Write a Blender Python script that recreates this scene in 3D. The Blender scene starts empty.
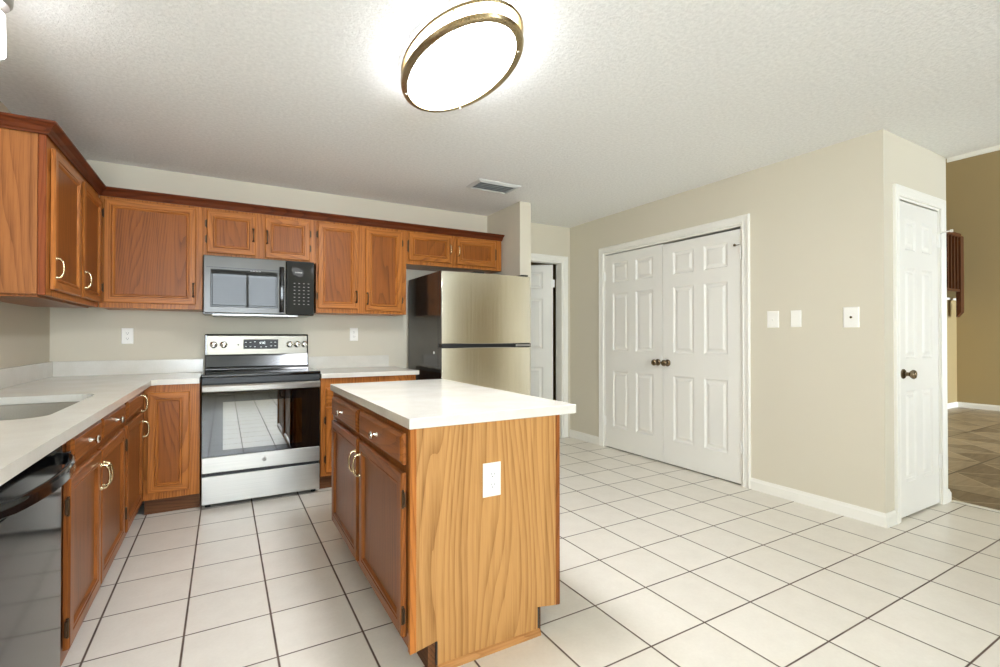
import bpy, bmesh, math, random
from mathutils import Vector, Matrix
random.seed(7)
PI = math.pi
SC = bpy.context.scene
COL = SC.collection

# ------------------------------------------------------------------ camera
F_PX, YAW, PITCH, EYE = 481.2, 0.5205, 0.0076, 1.1596
cd = bpy.data.cameras.new('camera'); cam = bpy.data.objects.new('camera', cd); COL.objects.link(cam)
cd.sensor_width = 36.0; cd.lens = 36.0 * F_PX / 1000.0; cd.clip_start = 0.02
cam.location = (0, 0, EYE); cam.rotation_euler = (PI / 2 + PITCH, 0, -YAW)
SC.camera = cam

# ------------------------------------------------------------------ world, exposure
SC.view_settings.view_transform = 'Standard'; SC.view_settings.look = 'None'
SC.view_settings.gamma = 1.0; SC.view_settings.use_curve_mapping = False
SC.view_settings.exposure = 0.48
W = bpy.data.worlds.new('sky'); SC.world = W; W.use_nodes = True
bg = W.node_tree.nodes['Background']
bg.inputs[0].default_value = (0.82, 0.92, 1.0, 1); bg.inputs[1].default_value = 30.0
SC.cycles.max_bounces = 12; SC.cycles.diffuse_bounces = 10; SC.cycles.glossy_bounces = 5
SC.cycles.transparent_max_bounces = 8; SC.cycles.sample_clamp_indirect = 6.0
SC.cycles.caustics_reflective = False; SC.cycles.caustics_refractive = False

def portal(name, loc, rot, sx, sz):
    l = bpy.data.lights.new(name, 'AREA'); l.shape = 'RECTANGLE'; l.size = sx; l.size_y = sz
    l.cycles.is_portal = True
    o = bpy.data.objects.new(name, l); COL.objects.link(o); o.location = loc; o.rotation_euler = rot
    return o
BACK_Y = -3.6
portal('window_portal', (0.08, BACK_Y - 0.06, 1.35), (PI / 2, 0, 0), 2.2, 1.85)
portal('foyer_portal', (8.95, BACK_Y - 0.06, 1.35), (PI / 2, 0, 0), 2.9, 2.5)

# room lamps (the lamp bodies are built further down)
LAMP_EMIT, LAMP_SIDE, PENDANT_EMIT, CHANDELIER_EMIT = 40.0, 14.0, 8.0, 6.0

# ------------------------------------------------------------------ materials
def lin(c):
    def f(v):
        v /= 255.0
        return v / 12.92 if v <= 0.04045 else ((v + 0.055) / 1.055) ** 2.4
    return (f(c[0]), f(c[1]), f(c[2]), 1.0)

class NT:
    def __init__(s, name):
        s.m = bpy.data.materials.new(name); s.m.use_nodes = True
        s.t = s.m.node_tree; s.n = s.t.nodes; s.p = s.n['Principled BSDF']
    def add(s, typ, **kw):
        n = s.n.new(typ)
        for k, v in kw.items(): setattr(n, k, v)
        return n
    def link(s, a, b): s.t.links.new(a, b)
    def math(s, op, a, b=None, c=None):
        n = s.n.new('ShaderNodeMath'); n.operation = op
        for i, v in enumerate((a, b, c)):
            if v is None: continue
            if isinstance(v, (int, float)): n.inputs[i].default_value = v
            else: s.link(v, n.inputs[i])
        return n.outputs[0]
    def mix(s, f, a, b, typ='MIX'):
        n = s.n.new('ShaderNodeMix'); n.data_type = 'RGBA'; n.blend_type = typ
        for sock, v in ((n.inputs[0], f), (n.inputs[6], a), (n.inputs[7], b)):
            if isinstance(v, (int, float)): sock.default_value = v
            elif isinstance(v, tuple): sock.default_value = v
            else: s.link(v, sock)
        return n.outputs[2]
    def obj(s): return s.add('ShaderNodeTexCoord').outputs['Object']
    def mapped(s, src, scale=(1, 1, 1), loc=None, rot=(0, 0, 0)):
        n = s.add('ShaderNodeMapping'); s.link(src, n.inputs[0])
        n.inputs['Scale'].default_value = scale; n.inputs['Rotation'].default_value = rot
        if loc is not None:
            if isinstance(loc, tuple): n.inputs['Location'].default_value = loc
            else: s.link(loc, n.inputs['Location'])
        return n.outputs[0]
    def noise(s, vec, scale, detail=2.0, rough=0.5, dist=0.0):
        n = s.add('ShaderNodeTexNoise'); s.link(vec, n.inputs['Vector'])
        n.inputs['Scale'].default_value = scale; n.inputs['Detail'].default_value = detail
        n.inputs['Roughness'].default_value = rough; n.inputs['Distortion'].default_value = dist
        return n.outputs[0]
    def ramp(s, f, stops):
        n = s.add('ShaderNodeValToRGB'); s.link(f, n.inputs[0]); e = n.color_ramp.elements
        e[0].position, e[0].color = stops[0]; e[1].position, e[1].color = stops[-1]
        for p, c in stops[1:-1]:
            q = e.new(p); q.color = c
        return n.outputs[0]
    def bump(s, h, strength, dist):
        n = s.add('ShaderNodeBump'); s.link(h, n.inputs['Height'])
        n.inputs['Strength'].default_value = strength; n.inputs['Distance'].default_value = dist
        s.link(n.outputs[0], s.p.inputs['Normal']); return n

def plain(name, rgb, rough=0.5, metal=0.0, spec=0.5, var=0.04, vscale=3.0, bump=None):
    k = NT(name); c = lin(rgb)
    v = k.noise(k.obj(), vscale, 3.0)
    hi = tuple(min(1, x * (1 + var)) for x in c[:3]) + (1,)
    lo = tuple(x * (1 - var) for x in c[:3]) + (1,)
    k.link(k.ramp(v, [(0.3, lo), (0.7, hi)]), k.p.inputs['Base Color'])
    k.p.inputs['Roughness'].default_value = rough; k.p.inputs['Metallic'].default_value = metal
    k.p.inputs['Specular IOR Level'].default_value = spec
    if bump: k.bump(k.noise(k.obj(), bump[0], 4.0, 0.6), bump[1], bump[2])
    return k.m

def oak(name, light, dark, axis='z', rough=0.32, ring=26.0, contrast=1.0, seed=0.0):
    """stained oak: cathedral growth rings stretched along the grain, fine open pores."""
    k = NT(name)
    info = k.add('ShaderNodeObjectInfo')
    r = k.math('MULTIPLY', info.outputs['Random'], 9.0)
    cv = k.add('ShaderNodeCombineXYZ')
    for i, mlt in enumerate((1.0, 0.63, 0.37)):
        k.link(k.math('MULTIPLY', r, mlt), cv.inputs[i])
    ai = 'xyz'.index(axis)
    def sc(a, g):
        v = [a, a, a]; v[ai] = g; return tuple(v)
    base = k.mapped(k.obj(), (1, 1, 1), cv.outputs[0])
    # growth rings: iso-lines of a smooth field, long along the grain -> cathedral arches
    st = k.mapped(base, sc(1.0, 0.16), (seed, seed * .7, seed * 1.3))
    wob = k.noise(st, 2.6, 1.5, 0.45)
    sep = k.add('ShaderNodeSeparateXYZ'); k.link(st, sep.inputs[0])
    cross = k.math('ADD', sep.outputs[(ai + 1) % 3], sep.outputs[(ai + 2) % 3])
    field = k.math('ADD', k.math('MULTIPLY', cross, 1.5), k.math('MULTIPLY', wob, 1.1))
    jit = k.noise(k.mapped(base, sc(30.0, 2.0)), 1.0, 2.0, 0.6)
    rings_mod = k.noise(k.mapped(base, sc(9.0, 0.7)), 1.0, 1.0)
    field = k.math('ADD', k.math('MULTIPLY', field, ring), k.math('MULTIPLY', jit, 0.35))
    rings = k.math('FRACT', k.math('ADD', field, k.math('MULTIPLY', rings_mod, 3.0)))
    rings = k.math('POWER', k.math('ABSOLUTE', k.math('SUBTRACT', k.math('MULTIPLY', rings, 1.35), .35)), 1.6)
    fib = k.noise(k.mapped(base, sc(260.0, 7.0)), 1.0, 3.0, 0.65)
    streak = k.noise(k.mapped(base, sc(42.0, 0.9)), 1.0, 3.0, 0.6)
    blot = k.noise(k.mapped(base, sc(5.0, 1.2)), 1.0, 3.0, 0.55)
    f = k.math('ADD', k.math('MULTIPLY', rings, 0.34 * contrast), k.math('MULTIPLY', fib, 0.70))
    f = k.math('ADD', f, k.math('MULTIPLY', streak, 0.75))
    f = k.math('ADD', f, k.math('MULTIPLY', blot, 0.30))
    f = k.math('SUBTRACT', f, 0.64)
    L, D = lin(light), lin(dark)
    mid = tuple((a * .6 + b * .4) for a, b in zip(L, D))
    k.link(k.ramp(f, [(0.18, L), (0.48, mid), (0.84, D)]), k.p.inputs['Base Color'])
    k.p.inputs['Roughness'].default_value = rough; k.p.inputs['Specular IOR Level'].default_value = 0.20
    k.bump(fib, 0.12, 0.0006)
    return k.m

def wall_paint(name, rgb):
    k = NT(name); c = lin(rgb)
    k.link(k.ramp(k.noise(k.obj(), 1.3, 3.0), [(0.3, tuple(x * .985 for x in c[:3]) + (1,)), (0.7, c)]), k.p.inputs['Base Color'])
    k.p.inputs['Roughness'].default_value = 0.75; k.p.inputs['Specular IOR Level'].default_value = 0.25
    k.bump(k.noise(k.obj(), 140.0, 3.0, 0.6), 0.12, 0.002)
    return k.m

def ceiling_mat():
    k = NT('textured_ceiling_paint')
    k.p.inputs['Roughness'].default_value = 0.9; k.p.inputs['Specular IOR Level'].default_value = 0.1
    a = k.noise(k.obj(), 55.0, 5.0, 0.65); b = k.noise(k.obj(), 120.0, 3.0, 0.6)
    h = k.math('ADD', k.math('MULTIPLY', a, 0.7), k.math('MULTIPLY', b, 0.3))
    k.link(k.ramp(a, [(0.35, lin((236, 237, 236))), (0.65, lin((249, 250, 249)))]), k.p.inputs['Base Color'])
    k.bump(h, 0.75, 0.012)
    return k.m

GX0, GY0, GSX, GSY = -0.4363, 3.8144, 0.305, 0.3154
def tile_mat():
    k = NT('cream_floor_tile')
    sep = k.add('ShaderNodeSeparateXYZ'); k.link(k.obj(), sep.inputs[0])
    u = k.math('DIVIDE', k.math('SUBTRACT', sep.outputs[0], GX0), GSX)
    v = k.math('DIVIDE', k.math('SUBTRACT', sep.outputs[1], GY0), GSY)
    def edge(w, size, half):
        fr = k.math('FRACT', k.math('ADD', w, 100.5))
        d = k.math('MULTIPLY', k.math('ABSOLUTE', k.math('SUBTRACT', fr, 0.5)), size)
        n = k.add('ShaderNodeMapRange'); k.link(d, n.inputs[0]); n.interpolation_type = 'SMOOTHSTEP'
        n.inputs[1].default_value = half * .55; n.inputs[2].default_value = half * 1.35
        n.inputs[3].default_value = 1.0; n.inputs[4].default_value = 0.0
        return n.outputs[0]
    g = k.math('MAXIMUM', edge(u, GSX, 0.0040), edge(v, GSY, 0.0034))
    cell = k.add('ShaderNodeCombineXYZ')
    k.link(k.math('FLOOR', k.math('ADD', u, 100.0)), cell.inputs[0]); k.link(k.math('FLOOR', k.math('ADD', v, 100.0)), cell.inputs[1])
    wn = k.add('ShaderNodeTexWhiteNoise'); k.link(cell.outputs[0], wn.inputs['Vector'])
    mott = k.noise(k.obj(), 9.0, 5.0, 0.65); fine = k.noise(k.obj(), 70.0, 3.0, 0.6)
    f = k.math('ADD', k.math('MULTIPLY', mott, 0.55), k.math('MULTIPLY', fine, 0.3))
    f = k.math('ADD', f, k.math('MULTIPLY', wn.outputs[0], 0.16))
    tile = k.ramp(f, [(0.30, lin((218, 212, 200))), (0.72, lin((231, 226, 215)))])
    gn = k.ramp(k.noise(k.obj(), 6.0, 3.0), [(0.3, lin((72, 58, 48))), (0.7, lin((112, 95, 82)))])
    k.link(k.mix(g, tile, gn), k.p.inputs['Base Color'])
    k.link(k.math('MULTIPLY_ADD', g, 0.45, 0.30), k.p.inputs['Roughness'])
    k.p.inputs['Specular IOR Level'].default_value = 0.35
    h = k.math('SUBTRACT', k.math('MULTIPLY', mott, 0.10), g)
    k.bump(h, 0.5, 0.003)
    return k.m

def foyer_tile_mat():
    k = NT('brown_slate_tile')
    o = k.mapped(k.obj(), (1, 1, 1), (0.13, 0.21, 0), (0, 0, 0))
    sep = k.add('ShaderNodeSeparateXYZ'); k.link(o, sep.inputs[0])
    S = 0.62
    u = k.math('DIVIDE', sep.outputs[0], S); v = k.math('DIVIDE', sep.outputs[1], S)
    fu = k.math('FRACT', k.math('ADD', u, 50.0)); fv = k.math('FRACT', k.math('ADD', v, 50.0))
    def line(x, half):
        d = k.math('ABSOLUTE', k.math('SUBTRACT', x, 0.5))
        return k.math('GREATER_THAN', d, 0.5 - half)
    g = k.math('MAXIMUM', line(fu, 0.012), line(fv, 0.012))
    # diagonal split inside every large tile: triangles of lighter and darker stone
    d1 = k.math('GREATER_THAN', k.math('ADD', fu, fv), 1.0)
    d2 = k.math('GREATER_THAN', fu, fv)
    cell = k.add('ShaderNodeCombineXYZ')
    k.link(k.math('ADD', k.math('FLOOR', k.math('ADD', u, 50.0)), k.math('MULTIPLY', d1, 0.37)), cell.inputs[0])
    k.link(k.math('ADD', k.math('FLOOR', k.math('ADD', v, 50.0)), k.math('MULTIPLY', d2, 0.61)), cell.inputs[1])
    wn = k.add('ShaderNodeTexWhiteNoise'); k.link(cell.outputs[0], wn.inputs['Vector'])
    grain = k.noise(k.mapped(k.obj(), (3.0, 22.0, 1.0), None, (0, 0, 0.6)), 1.0, 5.0, 0.65, 0.6)
    f = k.math('ADD', k.math('MULTIPLY', grain, 0.6), k.math('MULTIPLY', wn.outputs[0], 0.42))
    c = k.ramp(f, [(0.25, lin((112, 96, 76))), (0.75, lin((170, 153, 126)))])
    dl = k.math('MAXIMUM', k.math('LESS_THAN', k.math('ABSOLUTE', k.math('SUBTRACT', k.math('ADD', fu, fv), 1.0)), 0.018),
                k.math('LESS_THAN', k.math('ABSOLUTE', k.math('SUBTRACT', fu, fv)), 0.018))
    c = k.mix(k.math('MULTIPLY', dl, 0.7), c, lin((190, 175, 148)))
    k.link(k.mix(g, c, lin((84, 70, 55))), k.p.inputs['Base Color'])
    k.p.inputs['Roughness'].default_value = 0.35
    return k.m

def quartz_mat():
    k = NT('white_quartz')
    v = k.noise(k.obj(), 6.0, 4.0, 0.6); s = k.noise(k.obj(), 400.0, 2.0, 0.5)
    f = k.math('ADD', k.math('MULTIPLY', v, 0.6), k.math('MULTIPLY', s, 0.4))
    k.link(k.ramp(f, [(0.35, lin((210, 206, 195))), (0.65, lin((222, 219, 210)))]), k.p.inputs['Base Color'])
    k.p.inputs['Roughness'].default_value = 0.16; k.p.inputs['Specular IOR Level'].default_value = 0.5
    return k.m

def brushed(name, rgb, rough, axis='z', metal=1.0, amt=0.10):
    k = NT(name); c = lin(rgb)
    sc = [260.0, 260.0, 260.0]; sc['xyz'.index(axis)] = 2.0
    f = k.noise(k.mapped(k.obj(), tuple(sc)), 1.0, 2.0, 0.6)
    k.link(k.ramp(f, [(0.2, tuple(x * (1 - amt) for x in c[:3]) + (1,)), (0.8, tuple(min(1, x * (1 + amt)) for x in c[:3]) + (1,))]), k.p.inputs['Base Color'])
    k.p.inputs['Metallic'].default_value = metal
    k.link(k.math('MULTIPLY_ADD', f, 0.10, rough - 0.05), k.p.inputs['Roughness'])
    k.bump(f, 0.05, 0.0004)
    return k.m

def glow(name, rgb, strength):
    k = NT(name)
    k.p.inputs['Base Color'].default_value = (0.9, 0.9, 0.88, 1); k.p.inputs['Roughness'].default_value = 0.4
    k.p.inputs['Emission Color'].default_value = lin(rgb); k.p.inputs['Emission Strength'].default_value = strength
    return k.m

def window_glass():
    k = NT('clear_glass')
    out = k.n['Material Output']; k.n.remove(k.p)
    t = k.add('ShaderNodeBsdfTransparent'); g = k.add('ShaderNodeBsdfGlossy'); g.inputs['Roughness'].default_value = 0.02
    fr = k.add('ShaderNodeFresnel'); fr.inputs[0].default_value = 1.45
    mx = k.add('ShaderNodeMixShader'); k.link(fr.outputs[0], mx.inputs[0]); k.link(t.outputs[0], mx.inputs[1]); k.link(g.outputs[0], mx.inputs[2])
    k.link(mx.outputs[0], out.inputs[0])
    return k.m

M = {}
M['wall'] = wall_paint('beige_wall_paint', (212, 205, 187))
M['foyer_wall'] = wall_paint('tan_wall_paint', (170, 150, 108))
M['ceil'] = ceiling_mat(); M['tile'] = tile_mat(); M['foyer_tile'] = foyer_tile_mat(); M['quartz'] = quartz_mat()
M['trim'] = plain('white_trim_paint', (236, 234, 226), 0.35, var=0.01)
M['door'] = plain('white_door_paint', (234, 232, 225), 0.38, var=0.01)
FR_L, FR_D = (184, 114, 52), (98, 48, 14)
for a in 'xyz':
    M['oak_' + a] = oak('honey_oak_' + a, FR_L, FR_D, a)
    M['dkoak_' + a] = oak('brown_oak_' + a, (146, 86, 40), (74, 35, 12), a)
M['panel'] = oak('oak_door_panel', (152, 88, 36), (84, 40, 12), 'z', 0.36, ring=26.0, seed=2.0)
M['dkpanel'] = oak('brown_oak_door_panel', (132, 78, 36), (74, 38, 14), 'z', 0.32, ring=24.0, contrast=.8, seed=4.0)
M['endpanel'] = oak('light_oak_veneer', (188, 140, 84), (132, 88, 44), 'z', 0.42, ring=24.0, contrast=1.15, seed=1.0)
M['oaklight_y'] = oak('light_oak_moulding', (190, 138, 84), (140, 92, 48), 'y', 0.42)
M['sidepanel'] = oak('orange_oak_veneer', (162, 102, 54), (104, 58, 24), 'z', 0.4, ring=22.0, seed=3.0)
for a in 'xy': M['crown_' + a] = oak('red_oak_moulding_' + a, (104, 50, 24), (54, 20, 8), a, 0.3)
M['redstrip'] = oak('red_oak_strip', (136, 70, 34), (84, 36, 14), 'z', 0.3)
M['toe'] = oak('dark_toe_kick', (112, 72, 42), (64, 38, 20), 'x', 0.5)
M['toe_y'] = oak('dark_toe_kick_y', (112, 72, 42), (64, 38, 20), 'y', 0.5)
M['raw'] = plain('raw_plywood_edge', (58, 52, 48), 0.8)
M['steel'] = brushed('brushed_steel', (196, 194, 188), 0.30, 'x')
M['steelpanel'] = brushed('brushed_steel_panel', (128, 124, 114), 0.36, 'x')
M['steel_v'] = brushed('brushed_steel_vertical', (240, 236, 218), 0.24, 'z')
M['sinksteel'] = brushed('satin_sink_steel', (126, 120, 110), 0.36, 'y')
M['chrome'] = plain('polished_chrome', (225, 222, 214), 0.12, 1.0)
M['nickel'] = plain('pale_brass', (214, 196, 156), 0.24, 1.0)
M['bronze'] = plain('aged_bronze', (78, 60, 42), 0.4, 0.8)
M['knobdark'] = plain('antique_nickel', (128, 112, 90), 0.25, 1.0)
M['ringmetal'] = brushed('satin_nickel', (176, 158, 122), 0.28, 'z')
M['black'] = plain('black_enamel', (14, 14, 15), 0.10, spec=0.6)
M['blackmat'] = plain('black_plastic', (18, 18, 18), 0.45)
M['ovenglass'] = plain('dark_oven_glass', (12, 12, 12), 0.04, spec=1.0)
M['ovenwindow'] = plain('reflective_oven_window', (132, 130, 126), 0.02, 1.0)
M['cooktop'] = plain('black_ceramic_glass', (16, 17, 18), 0.08, spec=0.8)
M['greyband'] = brushed('grey_enamel_band', (90, 92, 94), 0.2, 'x')
M['mwface'] = plain('slate_mirror_steel', (90, 87, 79), 0.20, 0.0, spec=0.32)
M['mwwin'] = plain('dark_mirror_glass', (50, 50, 48), 0.02, 0.0, spec=0.16)
M['fridgeside'] = plain('black_appliance_case', (38, 33, 30), 0.16, spec=0.6)
M['white'] = plain('white_plastic', (240, 239, 234), 0.3, var=0.01)
M['ivory'] = plain('ivory_plastic', (243, 241, 234), 0.35, var=0.01)
M['slot'] = plain('dark_slot', (40, 38, 36), 0.6)
M['mark'] = plain('pale_printed_mark', (205, 205, 200), 0.5, var=0.0)
M['greytext'] = plain('grey_emblem_enamel', (140, 139, 134), 0.4)
M['vent'] = plain('white_vent_enamel', (214, 216, 214), 0.4, var=0.01)
M['ductgrey'] = plain('grey_duct_boot', (150, 155, 156), 0.6)
M['ventblade'] = plain('grey_vent_blade', (196, 200, 200), 0.4, var=0.01)
M['diffuser'] = glow('lit_acrylic_diffuser', (248, 250, 255), LAMP_EMIT)
M['lampside'] = glow('lit_acrylic_side', (250, 250, 252), LAMP_SIDE)
M['shade'] = glow('lit_opal_glass', (250, 250, 252), PENDANT_EMIT)
M['bulbglass'] = glow('lit_frosted_bell', (250, 250, 252), CHANDELIER_EMIT)
M['digits'] = glow('display_digits', (220, 230, 235), 1.0)
M['glass'] = window_glass()
M['grey_metal'] = plain('grey_metal', (176, 176, 172), 0.35, 0.8)
M['blind'] = plain('white_blind_slat', (236, 234, 228), 0.5, var=0.01)
M['stairwood'] = oak('dark_stair_wood', (88, 52, 30), (48, 26, 14), 'z', 0.4)
M['darkwood'] = oak('dark_cabinet_wood', (92, 62, 40), (52, 32, 20), 'x', 0.5)

# ------------------------------------------------------------------ mesh builder
class MB:
    def __init__(s): s.b = bmesh.new()
    def quad(s, pts, mi=0):
        f = s.b.faces.new([s.b.verts.new(p) for p in pts]); f.material_index = mi; return f
    def box(s, x0, x1, y0, y1, z0, z1, mi=0):
        if x0 > x1: x0, x1 = x1, x0
        if y0 > y1: y0, y1 = y1, y0
        v = [s.b.verts.new((x, y, z)) for z in (z0, z1) for y in (y0, y1) for x in (x0, x1)]
        for q in ((0, 2, 3, 1), (4, 5, 7, 6), (0, 1, 5, 4), (2, 6, 7, 3), (0, 4, 6, 2), (1, 3, 7, 5)):
            f = s.b.faces.new([v[i] for i in q]); f.material_index = mi
        return s
    def prism(s, poly, z0, z1, mi=0):
        a = [s.b.verts.new((p[0], p[1], z0)) for p in poly]; b = [s.b.verts.new((p[0], p[1], z1)) for p in poly]
        n = len(poly)
        s.b.faces.new(a[::-1]).material_index = mi; s.b.faces.new(b).material_index = mi
        for i in range(n): s.b.faces.new([a[i], a[(i + 1) % n], b[(i + 1) % n], b[i]]).material_index = mi
        return s
    def profile_x(s, prof, x0, x1, mi=0):
        """prof: closed (y,z) outline extruded along x"""
        a = [s.b.verts.new((x0, p[0], p[1])) for p in prof]; b = [s.b.verts.new((x1, p[0], p[1])) for p in prof]
        n = len(prof)
        s.b.faces.new(a).material_index = mi; s.b.faces.new(b[::-1]).material_index = mi
        for i in range(n): s.b.faces.new([a[i], b[i], b[(i + 1) % n], a[(i + 1) % n]]).material_index = mi
        return s
    def rings(s, rings, mi=0, closed=True, caps=True, mis=None):
        """loft a list of equally long point rings"""
        V = [[s.b.verts.new(p) for p in r] for r in rings]
        n = len(V[0])
        for k in range(len(V) - 1):
            for i in range(n if closed else n - 1):
                j = (i + 1) % n
                f = s.b.faces.new([V[k][i], V[k][j], V[k + 1][j], V[k + 1][i]]); f.material_index = mis[i] if mis else mi
        if caps:
            s.b.faces.new(V[0][::-1]).material_index = mi; s.b.faces.new(V[-1]).material_index = mi
        return s
    def lathe(s, prof, org, axis, seg=20, mi=0, caps=True):
        """prof: (radius, along-axis) pairs"""
        ax = Vector(axis).normalized(); t = Vector((0, 0, 1)) if abs(ax.z) < .9 else Vector((1, 0, 0))
        u = ax.cross(t).normalized(); w = ax.cross(u); o = Vector(org)
        R = []
        for r, a in prof:
            r = max(r, 1e-4)
            R.append([tuple(o + ax * a + (u * math.cos(2 * PI * i / seg) + w * math.sin(2 * PI * i / seg)) * r) for i in range(seg)])
        return s.rings(R, mi, True, caps)
    def tube(s, path, r, seg=8, mi=0):
        P = [Vector(p) for p in path]; R = []
        for i, p in enumerate(P):
            d = (P[min(i + 1, len(P) - 1)] - P[max(i - 1, 0)]).normalized()
            t = Vector((0, 0, 1)) if abs(d.z) < .9 else Vector((1, 0, 0))
            u = d.cross(t).normalized(); w = d.cross(u)
            rr = r[i] if isinstance(r, (list, tuple)) else r
            R.append([tuple(p + (u * math.cos(2 * PI * k / seg) + w * math.sin(2 * PI * k / seg)) * rr) for k in range(seg)])
        return s.rings(R, mi)
    def frame(s, x0, x1, z0, z1, loops, y=0.0, mi_v=0, mi_h=1, cap=None):
        """nested rectangles: loops = (inset, outward height); the front faces -y"""
        L = []
        for ins, h in loops:
            L.append([s.b.verts.new(p) for p in ((x0 + ins, y - h, z0 + ins), (x1 - ins, y - h, z0 + ins), (x1 - ins, y - h, z1 - ins), (x0 + ins, y - h, z1 - ins))])
        for a, b in zip(L, L[1:]):
            for i in range(4):
                j = (i + 1) % 4
                f = s.b.faces.new([a[i], a[j], b[j], b[i]]); f.material_index = mi_h if i in (0, 2) else mi_v
        if cap is not None: s.b.faces.new(L[-1]).material_index = cap
        return s
    def build(s, name, mats, parent=None, bevel=0.0, smooth=False, seg=2):
        bmesh.ops.recalc_face_normals(s.b, faces=s.b.faces)
        me = bpy.data.meshes.new(name); s.b.to_mesh(me); s.b.free()
        for m in (mats if isinstance(mats, (list, tuple)) else [mats]): me.materials.append(M[m])
        if smooth:
            for p in me.polygons: p.use_smooth = True
            try: me.set_sharp_from_angle(angle=math.radians(40))
            except Exception: pass
        o = bpy.data.objects.new(name, me); COL.objects.link(o)
        if parent is not None: o.parent = parent
        if bevel:
            b = o.modifiers.new('edge', 'BEVEL'); b.width = bevel; b.segments = seg; b.limit_method = 'ANGLE'; b.angle_limit = math.radians(50)
        return o

def tag(o, label=None, cat=None, group=None, kind=None):
    if label: o['label'] = label
    if cat: o['category'] = cat
    if group: o['group'] = group
    if kind: o['kind'] = kind
    return o
def thing(name, label, cat, loc=(0, 0, 0), rz=0.0, group=None, kind=None):
    o = bpy.data.objects.new(name, None); COL.objects.link(o); o.empty_display_size = 0.1
    o.location = loc; o.rotation_euler = (0, 0, rz)
    return tag(o, label, cat, group, kind)
def struct(mb, name, mats, label, cat, **kw):
    return tag(mb.build(name, mats, None, **kw), label, cat, kind='structure')

# ------------------------------------------------------------------ setting
LX, RX, BY, H = -1.055, 3.505, 4.47, 2.437       # left wall, right wall, back wall, ceiling
RY, EX = 1.385, 4.45                              # return wall face and where it ends
FX, FY, FH = 10.58, 3.17, 5.0                     # foyer far wall, foyer left wall, foyer ceiling
T = 0.11
b = MB(); b.box(LX - T, EX + .02, BACK_Y - T, 6.6, -0.08, 0.0)
struct(b, 'floor', 'tile', 'cream square floor tiles with brown grout', 'floor')
b = MB(); b.box(EX + .02, FX + T, BACK_Y - T, FY + 1.4, -0.08, 0.0)
struct(b, 'floor_foyer', 'foyer_tile', 'brown stone-look tile floor beyond the opening on the right', 'floor')
b = MB(); b.box(LX - T, EX + .03, BACK_Y - T, 6.6, H, H + 0.12)
struct(b, 'ceiling', 'ceil', 'white textured kitchen ceiling', 'ceiling')
b = MB(); b.box(EX + .03, FX + T, BACK_Y - T, FY + 1.4, FH, FH + 0.1)
struct(b, 'ceiling_foyer', 'ceil', 'high ceiling of the room beyond the opening', 'ceiling')

b = MB(); b.box(LX - T, LX, BACK_Y - T, BY + T, 0, H)
struct(b, 'wall_left', 'wall', 'beige wall behind the sink counter', 'wall')
HD0, HD1, HDH = 2.64, 3.40, 2.03                   # hall door opening in the back wall
b = MB(); b.box(LX - T, HD0, BY, BY + T, 0, H); b.box(HD1, EX, BY, BY + T, 0, H); b.box(HD0, HD1, BY, BY + T, HDH, H)
struct(b, 'wall_back', 'wall', 'beige back wall behind the stove and fridge', 'wall')
b = MB(); b.box(2.407, 2.53, 3.822, BY, 0, H)
struct(b, 'wall_partition', 'wall', 'short beige partition wall right of the fridge', 'wall')
DD0, DD1, DDH = 2.312, 3.893, 2.045                # double door opening in the right wall
b = MB(); b.box(RX, RX + T, RY, DD0, 0, H); b.box(RX, RX + T, DD1, BY, 0, H); b.box(RX, RX + T, DD0, DD1, DDH, H)
struct(b, 'wall_right', 'wall', 'beige wall holding the white double doors', 'wall')
PD0, PD1, PDH = 3.690, 4.330, 2.055                # narrow door opening in the return wall
b = MB(); b.box(RX + T, PD0, RY, RY + T, 0, H); b.box(PD1, EX, RY, RY + T, 0, H); b.box(PD0, PD1, RY, RY + T, PDH, H)
b.box(RX + .0005, RX + T, RY + .0005, RY + T, 0, H)
struct(b, 'wall_return', 'wall', 'short beige return wall holding the narrow white door', 'wall')
b = MB(); b.box(EX - T, EX, RY + T, FY + T, 0, FH); b.box(EX, 8.6, FY, FY + T, 0, FH)
b.box(8.6, FX, FY, FY + T, 0, 1.765); 
b.box(8.5, FX + T, FY + 1.2, FY + 1.3, 0, FH); b.box(8.5, 8.6, FY + T, FY + 1.2, 0, FH)
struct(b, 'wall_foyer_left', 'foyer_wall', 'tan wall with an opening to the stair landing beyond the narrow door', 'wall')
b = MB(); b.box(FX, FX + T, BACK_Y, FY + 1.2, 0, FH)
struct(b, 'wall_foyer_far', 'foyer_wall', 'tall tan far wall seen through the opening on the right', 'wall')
FW0, FW1, FWZ0, FWZ1 = 7.5, 10.4, 0.1, 2.6
b = MB(); b.box(EX + .03, FW0, BACK_Y - T, BACK_Y, 0, FH); b.box(FW1, FX + T, BACK_Y - T, BACK_Y, 0, FH); b.box(FW0, FW1, BACK_Y - T, BACK_Y, 0, FWZ0); b.box(FW0, FW1, BACK_Y - T, BACK_Y, FWZ1, FH); b.box(EX - .08, EX + .03, BACK_Y - T, RY + T, H + .12, FH)
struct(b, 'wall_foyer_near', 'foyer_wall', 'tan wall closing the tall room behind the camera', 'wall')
# wall behind the camera with a blind-covered window and a patio door
b = MB()
WX0, WX1, WZ0, WZ1 = -1.0, 1.15, 0.45, 2.25
b.box(LX, WX0, BACK_Y - T, BACK_Y, 0, H); b.box(WX0, WX1, BACK_Y - T, BACK_Y, 0, WZ0); b.box(WX0, WX1, BACK_Y - T, BACK_Y, WZ1, H)
b.box(WX1, EX + .03, BACK_Y - T, BACK_Y, 0, H)
struct(b, 'wall_behind', 'wall', 'beige wall behind the camera', 'wall')
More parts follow.
